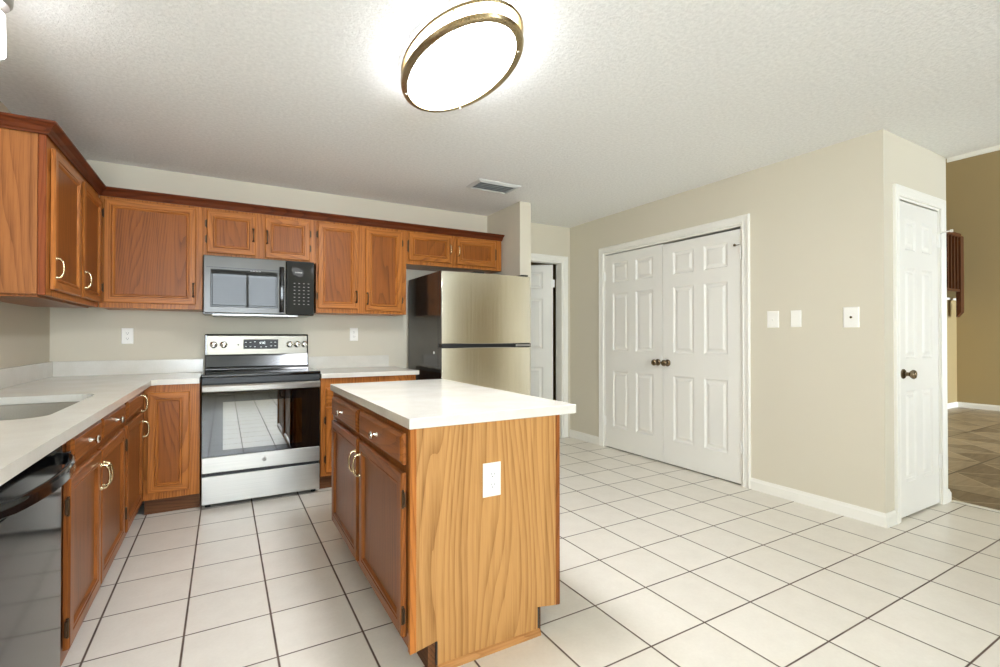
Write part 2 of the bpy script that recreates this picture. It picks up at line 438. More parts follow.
# small laundry room behind the hall door, closet behind the double doors
b = MB(); b.box(2.30, 2.40, BY + T, 6.5, 0, H); b.box(RX + .3, RX + .4, BY + T, 6.5, 0, H); b.box(2.30, RX + .4, 6.5, 6.6, 0, H)
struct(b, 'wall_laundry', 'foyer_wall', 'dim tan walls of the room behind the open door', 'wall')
b = MB(); b.box(4.20, 4.30, RY + T, BY, 0, H)
struct(b, 'wall_closet', 'wall', 'back wall of the closet behind the double doors', 'wall')

# windows behind the camera
def window_unit(n, x0, x1, z0, z1, label, nx, blind):
    t = thing(n, label, 'window', ((x0 + x1) / 2, BACK_Y - T / 2, z0), 0, kind='structure')
    w = x1 - x0; h = z1 - z0; b = MB()
    f = .05
    b.box(-w / 2, w / 2, -.03, .03, 0, f); b.box(-w / 2, w / 2, -.03, .03, h - f, h)
    b.box(-w / 2, -w / 2 + f, -.03, .03, f, h - f); b.box(w / 2 - f, w / 2, -.03, .03, f, h - f)
    for i in range(1, nx): b.box(-w / 2 + w * i / nx - .025, -w / 2 + w * i / nx + .025, -.025, .025, f, h - f)
    b.build('window_frame', 'trim', t, bevel=.004)
    g = MB(); g.box(-w / 2 + f, w / 2 - f, -.003, .003, f, h - f); g.build('pane', 'glass', t)
    if blind:
        s = MB(); k = 0
        s.box(-w / 2 + .02, w / 2 - .02, .06, .10, h - .06, h - .01)
        z = .06
        while z < h - .08:
            s.rings([[(xx, .06, z - .004), (xx, .08, z + .003), (xx, .10, z + .008), (xx, .10, z + .010), (xx, .08, z + .005), (xx, .06, z - .002)] for xx in (-w / 2 + .03, w / 2 - .03)])
            z += .052
        s.build('blind_slats', 'blind', t)
    return t
window_unit('window_1', WX0, WX1, WZ0, WZ1, 'wide white window with open slatted blinds behind the camera', 3, True)
window_unit('added_window', FW0, FW1, FWZ0, FWZ1, 'unseen window added to light the tall room beyond the opening', 3, False)  # unseen foyer window, added only to let more daylight into the tall room

# door casings (swept around a head and two sides), jambs, baseboards
CAS = [(0, 0), (0, .011), (.010, .015), (.016, .012), (.040, .014), (.052, .019), (.060, .019), (.064, .015), (.064, 0)]
def casing(n, label, loc, rz, w, h, depth=T, prof=CAS, jamb=True, gap=.004, wide=1.0):
    b = MB(); R = []
    for (px, pz, sx, sz) in ((0, 0, -1, 0), (0, h, -1, 1), (w, h, 1, 1), (w, 0, 1, 0)):
        R.append([(px + sx * u * wide, -v, pz + sz * u * wide) for u, v in prof])
    b.rings(R)
    if jamb:
        b.box(-.001, .016, 0, depth, 0, h); b.box(w - .016, w + .001, 0, depth, 0, h); b.box(.016, w - .016, 0, depth, h - .016, h + .001)
    o = struct(b, n, 'trim', label, 'door frame'); o.location = loc; o.rotation_euler = (0, 0, rz); return o
casing('trim_1', 'white casing around the double doors', (RX, DD1, 0), -PI / 2, DD1 - DD0, DDH)
casing('trim_2', 'white casing around the narrow door', (PD0, RY, 0), 0, PD1 - PD0, PDH)
casing('trim_3', 'white casing around the open back door', (HD0, BY, 0), 0, HD1 - HD0, HDH)
SK = [(0, 0), (.014, 0), (.014, .062), (.009, .072), (.006, .085), (0, .085)]
def skirting(n, label, p0, p1, normal, ext0=0.0, ext1=0.0):
    p0, p1 = Vector(p0), Vector(p1); nn = Vector(normal); d = (p1 - p0).normalized()
    b = MB()
    b.rings([[tuple(Vector((q.x, q.y, 0)) + Vector((nn.x, nn.y, 0)) * u + Vector((d.x, d.y, 0)) * (u * e) + Vector((0, 0, v))) for u, v in SK] for q, e in ((p0, ext0), (p1, ext1))])
    return struct(b, n, 'trim', label, 'baseboard')
skirting('baseboard_right', 'white baseboard right of the double doors', (RX, DD0 - .066), (RX, RY), (-1, 0), 0, 1)
skirting('baseboard_return', 'white baseboard stub left of the narrow door', (RX, RY), (PD0 - .066, RY), (0, -1), -1, 0)
skirting('baseboard_hall', 'white baseboard left of the double doors', (RX, BY), (RX, DD1 + .066), (-1, 0))
skirting('baseboard_corner', 'white baseboard stub right of the narrow door', (PD1 + .066, RY), (EX, RY), (0, -1), 0, 1)
skirting('baseboard_end', 'white baseboard wrapping the end of the return wall', (EX, RY), (EX, FY), (1, 0), -1, 0)
skirting('baseboard_foyer', 'white baseboard under the stair landing', (EX, FY), (FX, FY), (0, -1))
skirting('baseboard_far', 'white baseboard along the tall tan far wall', (FX, FY), (FX, BACK_Y), (-1, 0))
b = MB(); b.box(EX + .005, EX + .04, BACK_Y, RY - .015, 0, .006)
struct(b, 'trim_4', 'trim', 'pale threshold strip between cream and brown tiles', 'threshold', bevel=.002)
b = MB(); b.box(EX + .018, EX + .034, BACK_Y, RY, H - .03, H + .10)
struct(b, 'trim_5', 'trim', 'white edge bead where the kitchen ceiling ends', 'ceiling edge')
b = MB(); b.box(8.6, FX, FY - .03, FY + T, 1.765, 1.80)
struct(b, 'trim_6', 'trim', 'pale ledge cap on the half wall of the stair landing', 'ledge', bevel=.004)

# ------------------------------------------------------------------ interior doors
def knob_set(parent, x, z, y=0.0, name='door_knob'):
    b = MB(); b.lathe([(.031, 0), (.031, .006), (.026, .011), (.013, .016), (.012, .034), (.020, .040), (.0285, .050), (.029, .058), (.024, .066), (.012, .070), (.0, .0705)], (x, y, z), (0, -1, 0), 24)
    return b.build(name, 'knobdark', parent, smooth=True)
def hinge_leaf(parent, x, z, y=0.0, mat='white', h=.09):
    b = MB(); b.box(x - .016, x + .016, y - .004, y + .004, z - h / 2, z + h / 2)
    b.lathe([(.006, -h / 2 - .004), (.006, h / 2 + .004)], (x, y - .007, z), (0, 0, 1), 10)
    return b.build('hinge', mat, parent)
def six_panel(name, label, loc, rz, w, h, knob=None, hinges=(), z0=.012, t=.035, y=0.0):
    """leaf with its front face at local y, looking towards -y"""
    d = thing(name, label, 'door', loc, rz, kind='structure')
    st = .115 if w > .7 else .095; ms = .10 if w > .7 else .085
    xs = [0, st, (w - ms) / 2, (w + ms) / 2, w - st, w]
    zs = [z0, z0 + .215, z0 + .80, z0 + 1.005, z0 + 1.60, z0 + 1.71, z0 + 1.915, z0 + h]
    b = MB()
    for side in (0, 1):
        yy = y if side == 0 else y + t; sg = 1 if side == 0 else -1
        for i in range(5):
            for j in range(7):
                x0, x1, a, c = xs[i], xs[i + 1], zs[j], zs[j + 1]
                if i in (1, 3) and j in (1, 3, 5):
                    b.frame(x0, x1, a, c, [(0, 0), (.006, -.004 * sg), (.014, -.010 * sg), (.028, -.010 * sg), (.046, -.002 * sg)], yy, 0, 0, cap=0)
                else:
                    b.quad([(x0, yy, a), (x1, yy, a), (x1, yy, c), (x0, yy, c)])
    b.quad([(0, y, z0), (0, y + t, z0), (0, y + t, z0 + h), (0, y, z0 + h)]); b.quad([(w, y, z0), (w, y + t, z0), (w, y + t, z0 + h), (w, y, z0 + h)])
    b.quad([(0, y, z0), (w, y, z0), (w, y + t, z0), (0, y + t, z0)]); b.quad([(0, y, z0 + h), (w, y, z0 + h), (w, y + t, z0 + h), (0, y + t, z0 + h)])
    bmesh.ops.remove_doubles(b.b, verts=b.b.verts, dist=1e-5)
    b.build('door_leaf', 'door', d)
    if knob: knob_set(d, knob, .925, y)
    for hx, hz in hinges: hinge_leaf(d, hx, hz, y)
    return d
LW = (DD1 - DD0 - .032 - .006) / 2
dl = six_panel('door_1', 'left leaf of the white six-panel double doors', (RX, DD1 - .017, 0), -PI / 2, LW, 2.008, knob=LW - .055, hinges=((-.004, 1.80), (-.004, .28)), y=.004)
dr = six_panel('door_2', 'right leaf of the white six-panel double doors', (RX, DD1 - .017 - LW - .004, 0), -PI / 2, LW, 1.998, knob=.055, hinges=((LW + .003, 1.82), (LW + .003, .30)), y=.004)
b = MB(); b.tube([(LW - .005, -.004, 1.885), (LW - .02, -.010, 1.883), (LW - .035, -.016, 1.885)], .0035, 8); b.lathe([(.010, 0), (.011, .010), (.007, .014)], (LW - .04, -.008, 1.885), (0, -1, 0), 12)
b.build('door_stop', 'knobdark', dr, smooth=True)
pd = six_panel('door_3', 'narrow white six-panel door in the return wall', (PD0 + .018, RY, 0), 0, PD1 - PD0 - .036, 2.018, knob=.055, hinges=((PD1 - PD0 - .034, 1.83), (PD1 - PD0 - .034, .30)), y=.004)
b = MB(); xx = PD1 - PD0 - .02; b.tube([(xx, -.012, 1.88), (xx - .02, -.03, 1.885), (xx - .03, -.075, 1.885)], .005, 8); b.lathe([(.010, 0), (.010, .012)], (xx - .03, -.07, 1.885), (0, -1, 0), 12)
b.build('door_stop', 'white', pd, smooth=True)
hd = six_panel('door_4', 'white six-panel door standing open behind the fridge', (HD1 - .07, BY + T - .005, 0), 0, .72, 1.995, knob=None, hinges=(), y=0)
hd.rotation_euler = (0, 0, PI - math.radians(40)); hd.location = (HD1 - .050, BY + T + .012, 0)
b = MB(); b.box(-.022, .02, .030, .0385, 1.74, 1.83); b.build('hinge', 'white', hd)
b = MB(); b.box(-.022, .02, .030, .0385, .22, .31); b.build('hinge', 'white', hd)

# ------------------------------------------------------------------ cabinets
DOOR_LOOPS = [(0, 0), (0, .013), (.005, .018), (.040, .018), (.0425, .011), (.0455, .0165), (.053, .0165), (.060, .006)]
DRAWER_LOOPS = [(0, 0), (0, .010), (.004, .014), (.013, .019)]
def bow_pull(parent, x, z, y, mat, vertical=True, span=.092, out=.027):
    b = MB(); P = []
    for i in range(13):
        a = PI * i / 12
        s = -math.cos(a) * span / 2; o = out * (math.sin(a) ** .6)
        P.append((x, y - .002 - o, z + s) if vertical else (x + s, y - .002 - o, z))
    b.tube(P, [.0062 if i in (0, 12) else .0044 + .0012 * abs(math.cos(PI * i / 12)) for i in range(13)], 10)
    for s in (-span / 2, span / 2):
        c = (x, y, z + s) if vertical else (x + s, y, z)
        b.lathe([(.0085, 0), (.0085, .002), (.006, .005)], c, (0, -1, 0), 12)
    return b.build('pull', mat, parent, smooth=True)
def round_knob(parent, x, z, y, mat):
    b = MB(); b.lathe([(.009, 0), (.0075, .004), (.0055, .010), (.006, .016), (.013, .020), (.0155, .024), (.0145, .028), (.008, .031), (0, .0315)], (x, y, z), (0, -1, 0), 18)
    return b.build('knob', mat, parent, smooth=True)
def cab_hinge(parent, x, z, y, side):
    b = MB(); b.box(x - (.012 if side < 0 else 0), x + (0 if side < 0 else .012), y - .003, y + .002, z - .024, z + .024)
    b.lathe([(.0045, -.026), (.0045, .026)], (x, y - .004, z), (0, 0, 1), 8)
    b.lathe([(.003, -.032), (.0055, -.029), (.003, -.026)], (x, y - .004, z), (0, 0, 1), 8); b.lathe([(.003, .026), (.0055, .029), (.003, .032)], (x, y - .004, z), (0, 0, 1), 8)
    return b.build('hinge', 'bronze', parent)
def cab_door(parent, x0, x1, z0, z1, y=-.004, dark=False, pull=None, pull_at='bottom', hinge=None, pmat='nickel', panel=None, hz=(.10, .10)):
    pre = 'dkoak_' if dark else 'oak_'
    b = MB(); b.frame(x0, x1, z0, z1, DOOR_LOOPS, y, 0, 1); b.quad([(x0, y, z0), (x0, y, z1), (x1, y, z1), (x1, y, z0)])
    d = b.build('cabinet_door', [pre + 'z', pre + 'x'], parent)
    p = MB(); i = .0595; p.quad([(x0 + i, y - .0062, z0 + i), (x1 - i, y - .0062, z0 + i), (x1 - i, y - .0062, z1 - i), (x0 + i, y - .0062, z1 - i)])
    p.build('panel', panel or ('dkpanel' if dark else 'panel'), d)
    if pull:
        px = x0 + .015 if pull == 'l' else x1 - .015
        pz = z0 + .105 if pull_at == 'bottom' else (z1 - .105 if pull_at == 'top' else (z0 + z1) / 2)
        bow_pull(d, px, pz, y - .018, pmat)
    if hinge:
        hx = x0 if hinge == 'l' else x1; s = -1 if hinge == 'l' else 1
        for zz in (z0 + hz[0], z1 - hz[1]): cab_hinge(d, hx, zz, y - .008, s)
    return d
def cab_drawer(parent, x0, x1, z0, z1, y=-.004, dark=False, knob=True, kmat='chrome'):
    pre = 'dkoak_' if dark else 'oak_'
    b = MB(); b.frame(x0, x1, z0, z1, DRAWER_LOOPS, y, 0, 0, cap=0); b.quad([(x0, y, z0), (x0, y, z1), (x1, y, z1), (x1, y, z0)])
    d = b.build('drawer', [pre + 'x'], parent)
    if knob: round_knob(d, (x0 + x1) / 2, (z0 + z1) / 2, y - .019, kmat)
    return d
def carcass(parent, x0, x1, depth, z0, z1, dark=False, toe=0.0, sides='oak_z', hollow=False):
    """box behind the face frame (front of the frame at local y=0)"""
    pre = 'dkoak_' if dark else 'oak_'
    b = MB()
    if hollow:
        b.box(x0, x0 + .016, .019, depth, z0, z1); b.box(x1 - .016, x1, .019, depth, z0, z1); b.box(x0 + .016, x1 - .016, .019, depth, z0, z0 + .016); b.box(x0 + .016, x1 - .016, depth - .008, depth, z0 + .016, z1)
    else: b.box(x0, x1, .019, depth, z0, z1)
    b.build('body', sides, parent, bevel=.001)
    f = MB(); f.box(x0, x1, 0, .019, z0, z1); f.build('face_frame', pre + 'z', parent, bevel=.0015)
    if toe: 
        k = MB(); k.box(x0, x1, toe, depth - .002, 0, z0); k.build('toe_kick', 'toe', parent)

UZ0, UZ1, UD = 1.36, 2.125, .318
UX = LX + .32                                       # face of the left upper run  (-0.735)
UY = BY - .32                                       # face of the back upper run  (4.15)
# left upper run: local x runs from the near end towards the back wall
c = thing('upper_cabinet', 'oak upper cabinet on the left wall with two narrow doors', 'cabinet', (UX, 3.04, 0), PI / 2, 'oak upper cabinets')
carcass(c, 0, UY - 3.04 - .002, UD, UZ0, UZ1, sides='sidepanel')
b = MB(); b.box(-.006, .0, .028, UD, UZ0 + .004, UZ1); b.build('end_panel', 'sidepanel', c)
b = MB(); b.box(-.010, .003, -.003, .026, UZ0 - .002, UZ1); b.build('corner_strip', 'redstrip', c, bevel=.004)
cab_door(c, .060, .565, 1.392, 2.074, pull='l', hinge='r')
cab_door(c, .620, 1.076, 1.392, 2.074, pull='l', hinge='r')
b = MB(); b.box(.01, 1.0, .03, UD - .02, UZ0 - .012, UZ0 - .001); b.build('bottom_rail', 'dkoak_x', c)
# back upper run
def upper(label, x0, x1, z0, doors):
    c = thing('upper_cabinet', label, 'cabinet', (x0, UY, 0), 0, 'oak upper cabinets')
    carcass(c, 0.0005, x1 - x0 - .0005, UD, z0, UZ1)
    for (a, e, zz0, zz1, p, hg, pm) in doors: cab_door(c, a - x0, e - x0, zz0, zz1, pull=p, hinge=hg, pmat=pm, pull_at='bottom' if zz1 - zz0 > .45 else 'mid')
    return c
upper('oak upper cabinet with one wide door in the corner left of the microwave', UX + .001, -.139, UZ0, [(-.706, -.180, 1.395, 2.098, 'r', 'l', 'bronze')])
upper('short oak upper cabinet directly above the microwave', -.139, .648, 1.757, [(-.113, .207, 1.782, 2.096, 'r', 'l', 'bronze'), (.271, .598, 1.775, 2.092, 'l', 'r', 'bronze')])
upper('tall oak upper cabinet between the microwave and the fridge', .648, 1.412, UZ0, [(.661, .983, 1.395, 2.097, 'r', 'l', 'bronze'), (1.046, 1.368, 1.385, 2.092, 'l', 'r', 'bronze')])
upper('short oak upper cabinet directly above the fridge', 1.412, 2.395, 1.815, [(1.430, 1.843, 1.850, 2.100, 'r', 'l', 'nickel'), (1.900, 2.318, 1.845, 2.096, 'l', 'r', 'nickel')])
# crown moulding swept along the tops
CR = [(.002, 2.114), (.010, 2.114), (.013, 2.122), (.018, 2.127), (.025, 2.142), (.036, 2.155), (.042, 2.160), (.045, 2.164), (.045, 2.172), (.002, 2.172)]
b = MB()
path = [((LX + .002, 3.028), (0, -1)), ((UX + .002, 3.028), (1, -1)), ((UX, UY), (1, -1)), ((2.397, UY), (.18, -1))]
R = []
for (px, py), (ox, oy) in path: R.append([(px + ox * u, py + oy * u, z) for u, z in CR])
V = [[b.b.verts.new(p) for p in r] for r in R]
for k in range(3):
    for i in range(len(CR)):
        j = (i + 1) % len(CR)
        f = b.b.faces.new([V[k][i], V[k][j], V[k + 1][j], V[k + 1][i]]); f.material_index = 1 if k == 1 else 0
b.b.faces.new(V[0][::-1]); b.b.faces.new(V[-1])
tag(b.build('crown_molding', ['crown_x', 'crown_y']), 'dark red-brown crown molding along the tops of the upper cabinets', 'molding')

# base cabinets
BX, BFY = -.449, 3.830                              # face of left run / face of back run
BZ0, BZ1 = .105, .848
CT0, CT1 = .850, .884                               # worktop
BD = abs(LX - BX) - .003
c = thing('base_cabinet', 'brown sink base cabinet beside the dishwasher with two doors and two false drawers', 'cabinet', (BX, 1.985, 0), PI / 2, 'wooden base cabinets')
carcass(c, 0, 1.095, BD, BZ0, BZ1, True, .07, hollow=True)
cab_drawer(c, .080, .508, .735, .832, dark=True); cab_drawer(c, .533, 1.040, .735, .832, dark=True)
cab_door(c, .052, .503, .155, .705, dark=True, pull='r', pull_at='top', hinge='l', hz=(.07, .09)); cab_door(c, .518, 1.045, .155, .705, dark=True, pull='l', pull_at='top', hinge='r')
c = thing('base_cabinet', 'brown blind-corner base cabinet past the sink with one drawer and one door', 'cabinet', (BX, 3.081, 0), PI / 2, 'wooden base cabinets')
carcass(c, 0, BFY - 3.081 + .10, BD, BZ0, BZ1, True, .07)
d = cab_drawer(c, .025, .56, .735, .832, dark=True, knob=False); bow_pull(d, .47, .765, -.023, 'nickel')
cab_door(c, .025, .56, .155, .705, dark=True, pull='r', pull_at='top', hinge='l')
c = thing('base_cabinet', 'oak base cabinet with one full-height door left of the stove', 'cabinet', (BX + .001, BFY, 0), 0, 'wooden base cabinets')
x1 = -.141 - BX
carcass(c, 0, x1, .62, BZ0, BZ1, False, .05)
cab_door(c, .020, .250, .150, .800, hinge=None)
c = thing('base_cabinet', 'oak base cabinet between the stove and the fridge', 'cabinet', (.634, BFY, 0), 0, 'wooden base cabinets')
carcass(c, 0, .752, .62, BZ0, BZ1, False, .05)
cab_drawer(c, .035, .715, .655, .775, knob=True); cab_door(c, .035, .37, .135, .630, pull='r', pull_at='top', hinge='l'); cab_door(c, .39, .715, .135, .630, pull='l', pull_at='top', hinge='r')

# ------------------------------------------------------------------ worktops
SX0, SX1, SY0, SY1 = -.965, -.535, 2.205, 3.035     # sink cut-out
def rrect(x0, x1, y0, y1, r, n=6):
    P = []
    for cx, cy, a0 in ((x1 - r, y0 + r, -PI / 2), (x1 - r, y1 - r, 0), (x0 + r, y1 - r, PI / 2), (x0 + r, y0 + r, PI)):
        for i in range(n + 1):
            a = a0 + PI / 2 * i / n; P.append((cx + r * math.cos(a), cy + r * math.sin(a)))
    return P
CFX, CFY = -.403, 3.795                              # worktop front edges
c = thing('countertop', 'white L-shaped worktop holding the sink in the left corner', 'countertop', (0, 0, 0))
b = MB(); rr = rrect(SX0, SX1, SY0, SY1, .085)
bx0, bx1, by0, by1 = LX + .002, CFX, 1.33, BY - .002
def ring_slab(b, outer4, inner, z0, z1):
    """rectangular slab with a rounded hole: split the hole ring at its four corners"""
    n = len(inner) // 4
    (ax, ay), (cx, cy) = outer4
    corners = [(cx, ay), (cx, cy), (ax, cy), (ax, ay)]
    for z, flip in ((z1, False), (z0, True)):
        iv = [b.b.verts.new((p[0], p[1], z)) for p in inner]; ov = [b.b.verts.new((p[0], p[1], z)) for p in corners]
        for q in range(4):
            seg = iv[q * n:(q + 1) * n]
            for i in range(n - 1): b.b.faces.new([ov[q], seg[i], seg[i + 1]])
            nx = iv[((q + 1) * n) % len(iv)]
            b.b.faces.new([ov[q], seg[-1], nx, ov[(q + 1) % 4]])
    m = len(inner)
    for i in range(m):
        p, q = inner[i], inner[(i + 1) % m]
        b.quad([(p[0], p[1], z0), (q[0], q[1], z0), (q[0], q[1], z1), (p[0], p[1], z1)])
    for i in range(4):
        p, q = corners[i], corners[(i + 1) % 4]
        b.quad([(p[0], p[1], z0), (q[0], q[1], z0), (q[0], q[1], z1), (p[0], p[1], z1)])
ring_slab(b, ((bx0, by0), (bx1, CFY)), rr, CT0, CT1)
bmesh.ops.remove_doubles(b.b, verts=b.b.verts, dist=1e-5)
b.box(bx0, -.143, CFY - .0005, by1, CT0, CT1)
b.prism([(bx1 - .001, CFY - .03), (bx1 + .03, CFY), (bx1 - .001, CFY)], CT0, CT1)
b.build('worktop', 'quartz', c)
b = MB(); b.box(bx0, bx0 + .019, by0, by1, CT1, CT1 + .105); b.build('backsplash', 'quartz', c, bevel=.002)
b = MB(); b.box(bx0 + .0195, -.143, by1 - .019, by1, CT1, CT1 + .105); b.build('backsplash', 'quartz', c, bevel=.002)
c = thing('countertop', 'white worktop on the short cabinet between stove and fridge', 'countertop', (0, 0, 0))
b = MB(); b.box(.634, 1.405, CFY, BY - .002, CT0, CT1); b.build('worktop', 'quartz', c, bevel=.002)
b = MB(); b.box(.634, 1.345, BY - .021, BY - .002, CT1, CT1 + .105); b.build('backsplash', 'quartz', c, bevel=.002)

# sink hung under the worktop
c = thing('kitchen_sink', 'undermount stainless sink sunk in the left worktop', 'sink', ((SX0 + SX1) / 2, (SY0 + SY1) / 2, CT0 - .002))
b = MB(); w, h = (SX1 - SX0) / 2, (SY1 - SY0) / 2
def rr0(dx, r): return rrect(-w - dx, w + dx, -h - dx, h + dx, r)
R = [[(p[0], p[1], z) for p in rr0(dx, r)] for dx, r, z in ((.022, .10, 0), (.003, .085, 0), (.000, .085, -.012), (-.006, .08, -.17), (-.02, .07, -.192), (-.05, .05, -.2), (-.15, .02, -.203))]
b.rings(R, caps=False); b.quad([(p[0], p[1], -.203) for p in rr0(-.15, .02)][::1] if False else [(-w + .15, -h + .15, -.203), (w - .15, -h + .15, -.203), (w - .15, h - .15, -.203), (-w + .15, h - .15, -.203)])
o = b.build('basin', 'sinksteel', c, smooth=True); sm = o.modifiers.new('thick', 'SOLIDIFY'); sm.thickness = .0015; sm.offset = -1
b = MB(); b.lathe([(.042, 0), (.042, .003), (.034, .004), (.032, .001), (.0, .001)], (0, 0, -.203), (0, 0, 1), 24); b.build('drain', 'chrome', c, smooth=True)

# ------------------------------------------------------------------ dishwasher
DY0, DY1 = 1.368, 1.980
c = thing('dishwasher', 'black dishwasher with a bowed handle under the left worktop', 'dishwasher', (-.436, DY0, 0), PI / 2)
w = DY1 - DY0
b = MB(); b.box(.004, w - .004, .03, .58, .10, .845); b.build('body', 'blackmat', c)
b = MB(); b.box(.03, w - .03, .07, .10, .0, .10); b.build('toe_kick', 'blackmat', c)
b = MB()
# gently bowed door skin
def bowed(z0, z1, y0, bow, th, n=12):
    R = []
    for i in range(n + 1):
        x = .003 + (w - .006) * i / n; q = -bow * (1 - (2 * i / n - 1) ** 2)
        R.append([(x, y0 + q, z0), (x, y0 + th, z0), (x, y0 + th, z1), (x, y0 + q, z1)])
    return R
b.rings(bowed(.115, .745, .0, .004, .03)); b.build('door', 'black', c, bevel=.003, smooth=True)
b = MB(); b.rings(bowed(.748, .843, -.002, .004, .032)); b.build('control_panel', 'black', c, bevel=.003, smooth=True)
b = MB(); P = []
for i in range(17):
    a = i / 16; P.append((.035 + (w - .07) * a, -.012 - .052 * (math.sin(PI * a) ** .55), .790))
R = []
for p in P: R.append([(p[0], p[1] - .010, p[2] - .017), (p[0], p[1] + .008, p[2] - .017), (p[0], p[1] + .008, p[2] + .012), (p[0], p[1] - .004, p[2] + .017), (p[0], p[1] - .010, p[2] + .010)])
b.rings(R)
for xx in (.035, w - .035): b.box(xx - .014, xx + .014, -.026, .004, .772, .808)
b.build('handle', 'black', c, bevel=.002, smooth=True)

# ------------------------------------------------------------------ island
IX0, IX1, IY0, IY1 = .548, 1.172, 1.566, 2.895
IW = IY1 - IY0
c = thing('kitchen_island', 'freestanding oak island with doors and drawers on its left side', 'kitchen island', (IX0, IY1, 0), -PI / 2)
depth = IX1 - IX0
zb = .098
b = MB(); b.box(.0, IW - .012, .019, depth - .012, zb, .849); b.build('body', 'endpanel', c, bevel=.001)
b = MB(); b.box(0, IW - .02, 0, .019, zb, .849); b.build('face_frame', 'dkoak_z', c, bevel=.0015)
b = MB(); b.box(.01, IW - .016, .070, depth - .080, .0, zb); b.build('toe_kick', 'toe', c)
# drawers and doors: local x from the far end (0) towards the camera (IW)
cab_drawer(c, .075, .655, .722, .828, dark=True); cab_drawer(c, .705, IW - .030, .722, .828, dark=True)
cab_door(c, .075, .655, .135, .695, dark=True, pull='r', pull_at='top', hinge='l'); cab_door(c, .705, IW - .030, .135, .695, dark=True, pull='l', pull_at='top', hinge='r', hz=(.075, .09))
# veneered end panel facing the camera, notched at both toe kicks
b = MB(); prof = [(0.0, zb - .012), (.100, zb + .006), (.100, .0), (depth - .105, .0), (depth - .105, zb + .006), (depth, zb - .012), (depth, .849), (0, .849)]
a = [b.b.verts.new((IW - .012, p[0], p[1])) for p in prof]; e = [b.b.verts.new((IW, p[0], p[1])) for p in prof]
b.b.faces.new(a); b.b.faces.new(e[::-1])
for i in range(len(prof)):
    j = (i + 1) % len(prof); b.b.faces.new([a[i], e[i], e[j], a[j]])
b.build('end_panel', 'endpanel', c)
b = MB(); b.box(IW - .020, IW + .0015, -.001, .022, zb - .010, .849); b.build('corner_post', 'oak_z', c, bevel=.002)
b = MB(); b.box(IW - .024, IW + .0015, depth - .018, depth + .003, zb - .010, .849); b.build('corner_post', 'dkoak_z', c, bevel=.002)
for y0 in (.0985, depth - .1045):
    b = MB(); b.box(IW - .0125, IW - .0005, y0 - .003, y0 + .009, .020, zb); b.build('plywood_edge', 'raw', c)
b = MB(); b.rings([[(IW, y, 0), (IW + .015, y, 0), (IW + .014, y, .010), (IW + .008, y, .018), (IW, y, .021)] for y in (.100, depth - .098)])
b.build('base_molding', 'oaklight_y', c)
c = thing('countertop', 'white overhanging worktop on top of the oak island', 'countertop', (0, 0, 0))
b = MB(); b.box(.538, 1.246, 1.548, 2.932, CT0, CT1 + .002); b.build('worktop', 'quartz', c, bevel=.002)

# ------------------------------------------------------------------ stove
c = thing('stove', 'freestanding stainless and black glass-top stove', 'stove', (-.1335, 3.80, 0))
w = .760
b = MB(); b.box(.003, w - .003, .035, .645, .045, .885); b.build('body', 'blackmat', c)
for fx in (.04, w - .04):
    for fy in (.06, .58):
        b = MB(); b.lathe([(.018, 0), (.018, .012), (.012, .016), (.012, .046)], (fx, fy, 0), (0, 0, 1), 12); b.build('foot', 'blackmat', c)
b = MB(); b.box(.004, w - .004, .0, .034, .028, .216)
d = b.build('drawer', 'steel', c, bevel=.004)
b = MB(); n = 16; R = []
for i in range(n + 1):
    t = i / n; dz = .014 * (1 - (2 * t - 1) ** 2)
    R.append([(.006 + (w - .012) * t, .012, .214 - dz), (.006 + (w - .012) * t, .036, .214 - dz), (.006 + (w - .012) * t, .036, .240), (.006 + (w - .012) * t, .012, .240)])
b.rings(R); b.build('drawer_gap', 'blackmat', c)
# oven door: steel band, glass, steel handle bar
od = MB(); od.box(.004, w - .004, .0, .034, .238, .345); dd = od.build('oven_door', 'steel', c, bevel=.004)
b = MB(); b.box(.004, w - .004, .002, .034, .346, .818); og = b.build('oven_glass', 'ovenglass', dd, bevel=.002)
b = MB(); b.box(.128, .632, .0012, .003, .388, .715); b.build('oven_window', 'ovenwindow', og)
b = MB(); n = 14; R = []
for i in range(n + 1):
    x = .006 + (w - .012) * i / n; q = -.010 * (1 - (2 * i / n - 1) ** 2)
    R.append([(x, -.036 + q, .792), (x, -.012 + q, .786), (x, -.008 + q, .836), (x, -.030 + q, .838), (x, -.040 + q, .826)])
b.rings(R)
for xx in (.018, w - .018): b.box(xx - .012, xx + .012, -.014, .004, .795, .832)
b.build('handle', 'steel', dd, bevel=.002, smooth=True)
b = MB(); b.lathe([(.016, 0), (.016, .002), (.014, .003)], (w / 2 + .005, 0, .295), (0, -1, 0), 28); e_ = b.build('emblem', 'greytext', dd, smooth=True)
b = MB()
R = [[(w / 2 + .005 + r * math.cos(t), -.0031, .295 + r * math.sin(t)) for t in [2 * PI * i / 28 for i in range(28)]] for r in (.0145, .0125)]
R2 = [[(p[0], p[1] - .0006, p[2]) for p in r] for r in R]
b.rings([R[0], R2[0], R2[1], R[1]], caps=False)
for sg in (-1, 1):
    pts = []
    for i in range(15):
        t = i / 14 * 1.6 * PI; r = .0075 - .004 * i / 14
        pts.append((w / 2 + .005 + sg * (.0045 - r * .6 * math.cos(t)), -.0034, .295 + sg * (.001 + r * math.sin(t))))
    b.tube(pts, .0009, 6)
b.build('emblem_script', 'mark', e_)
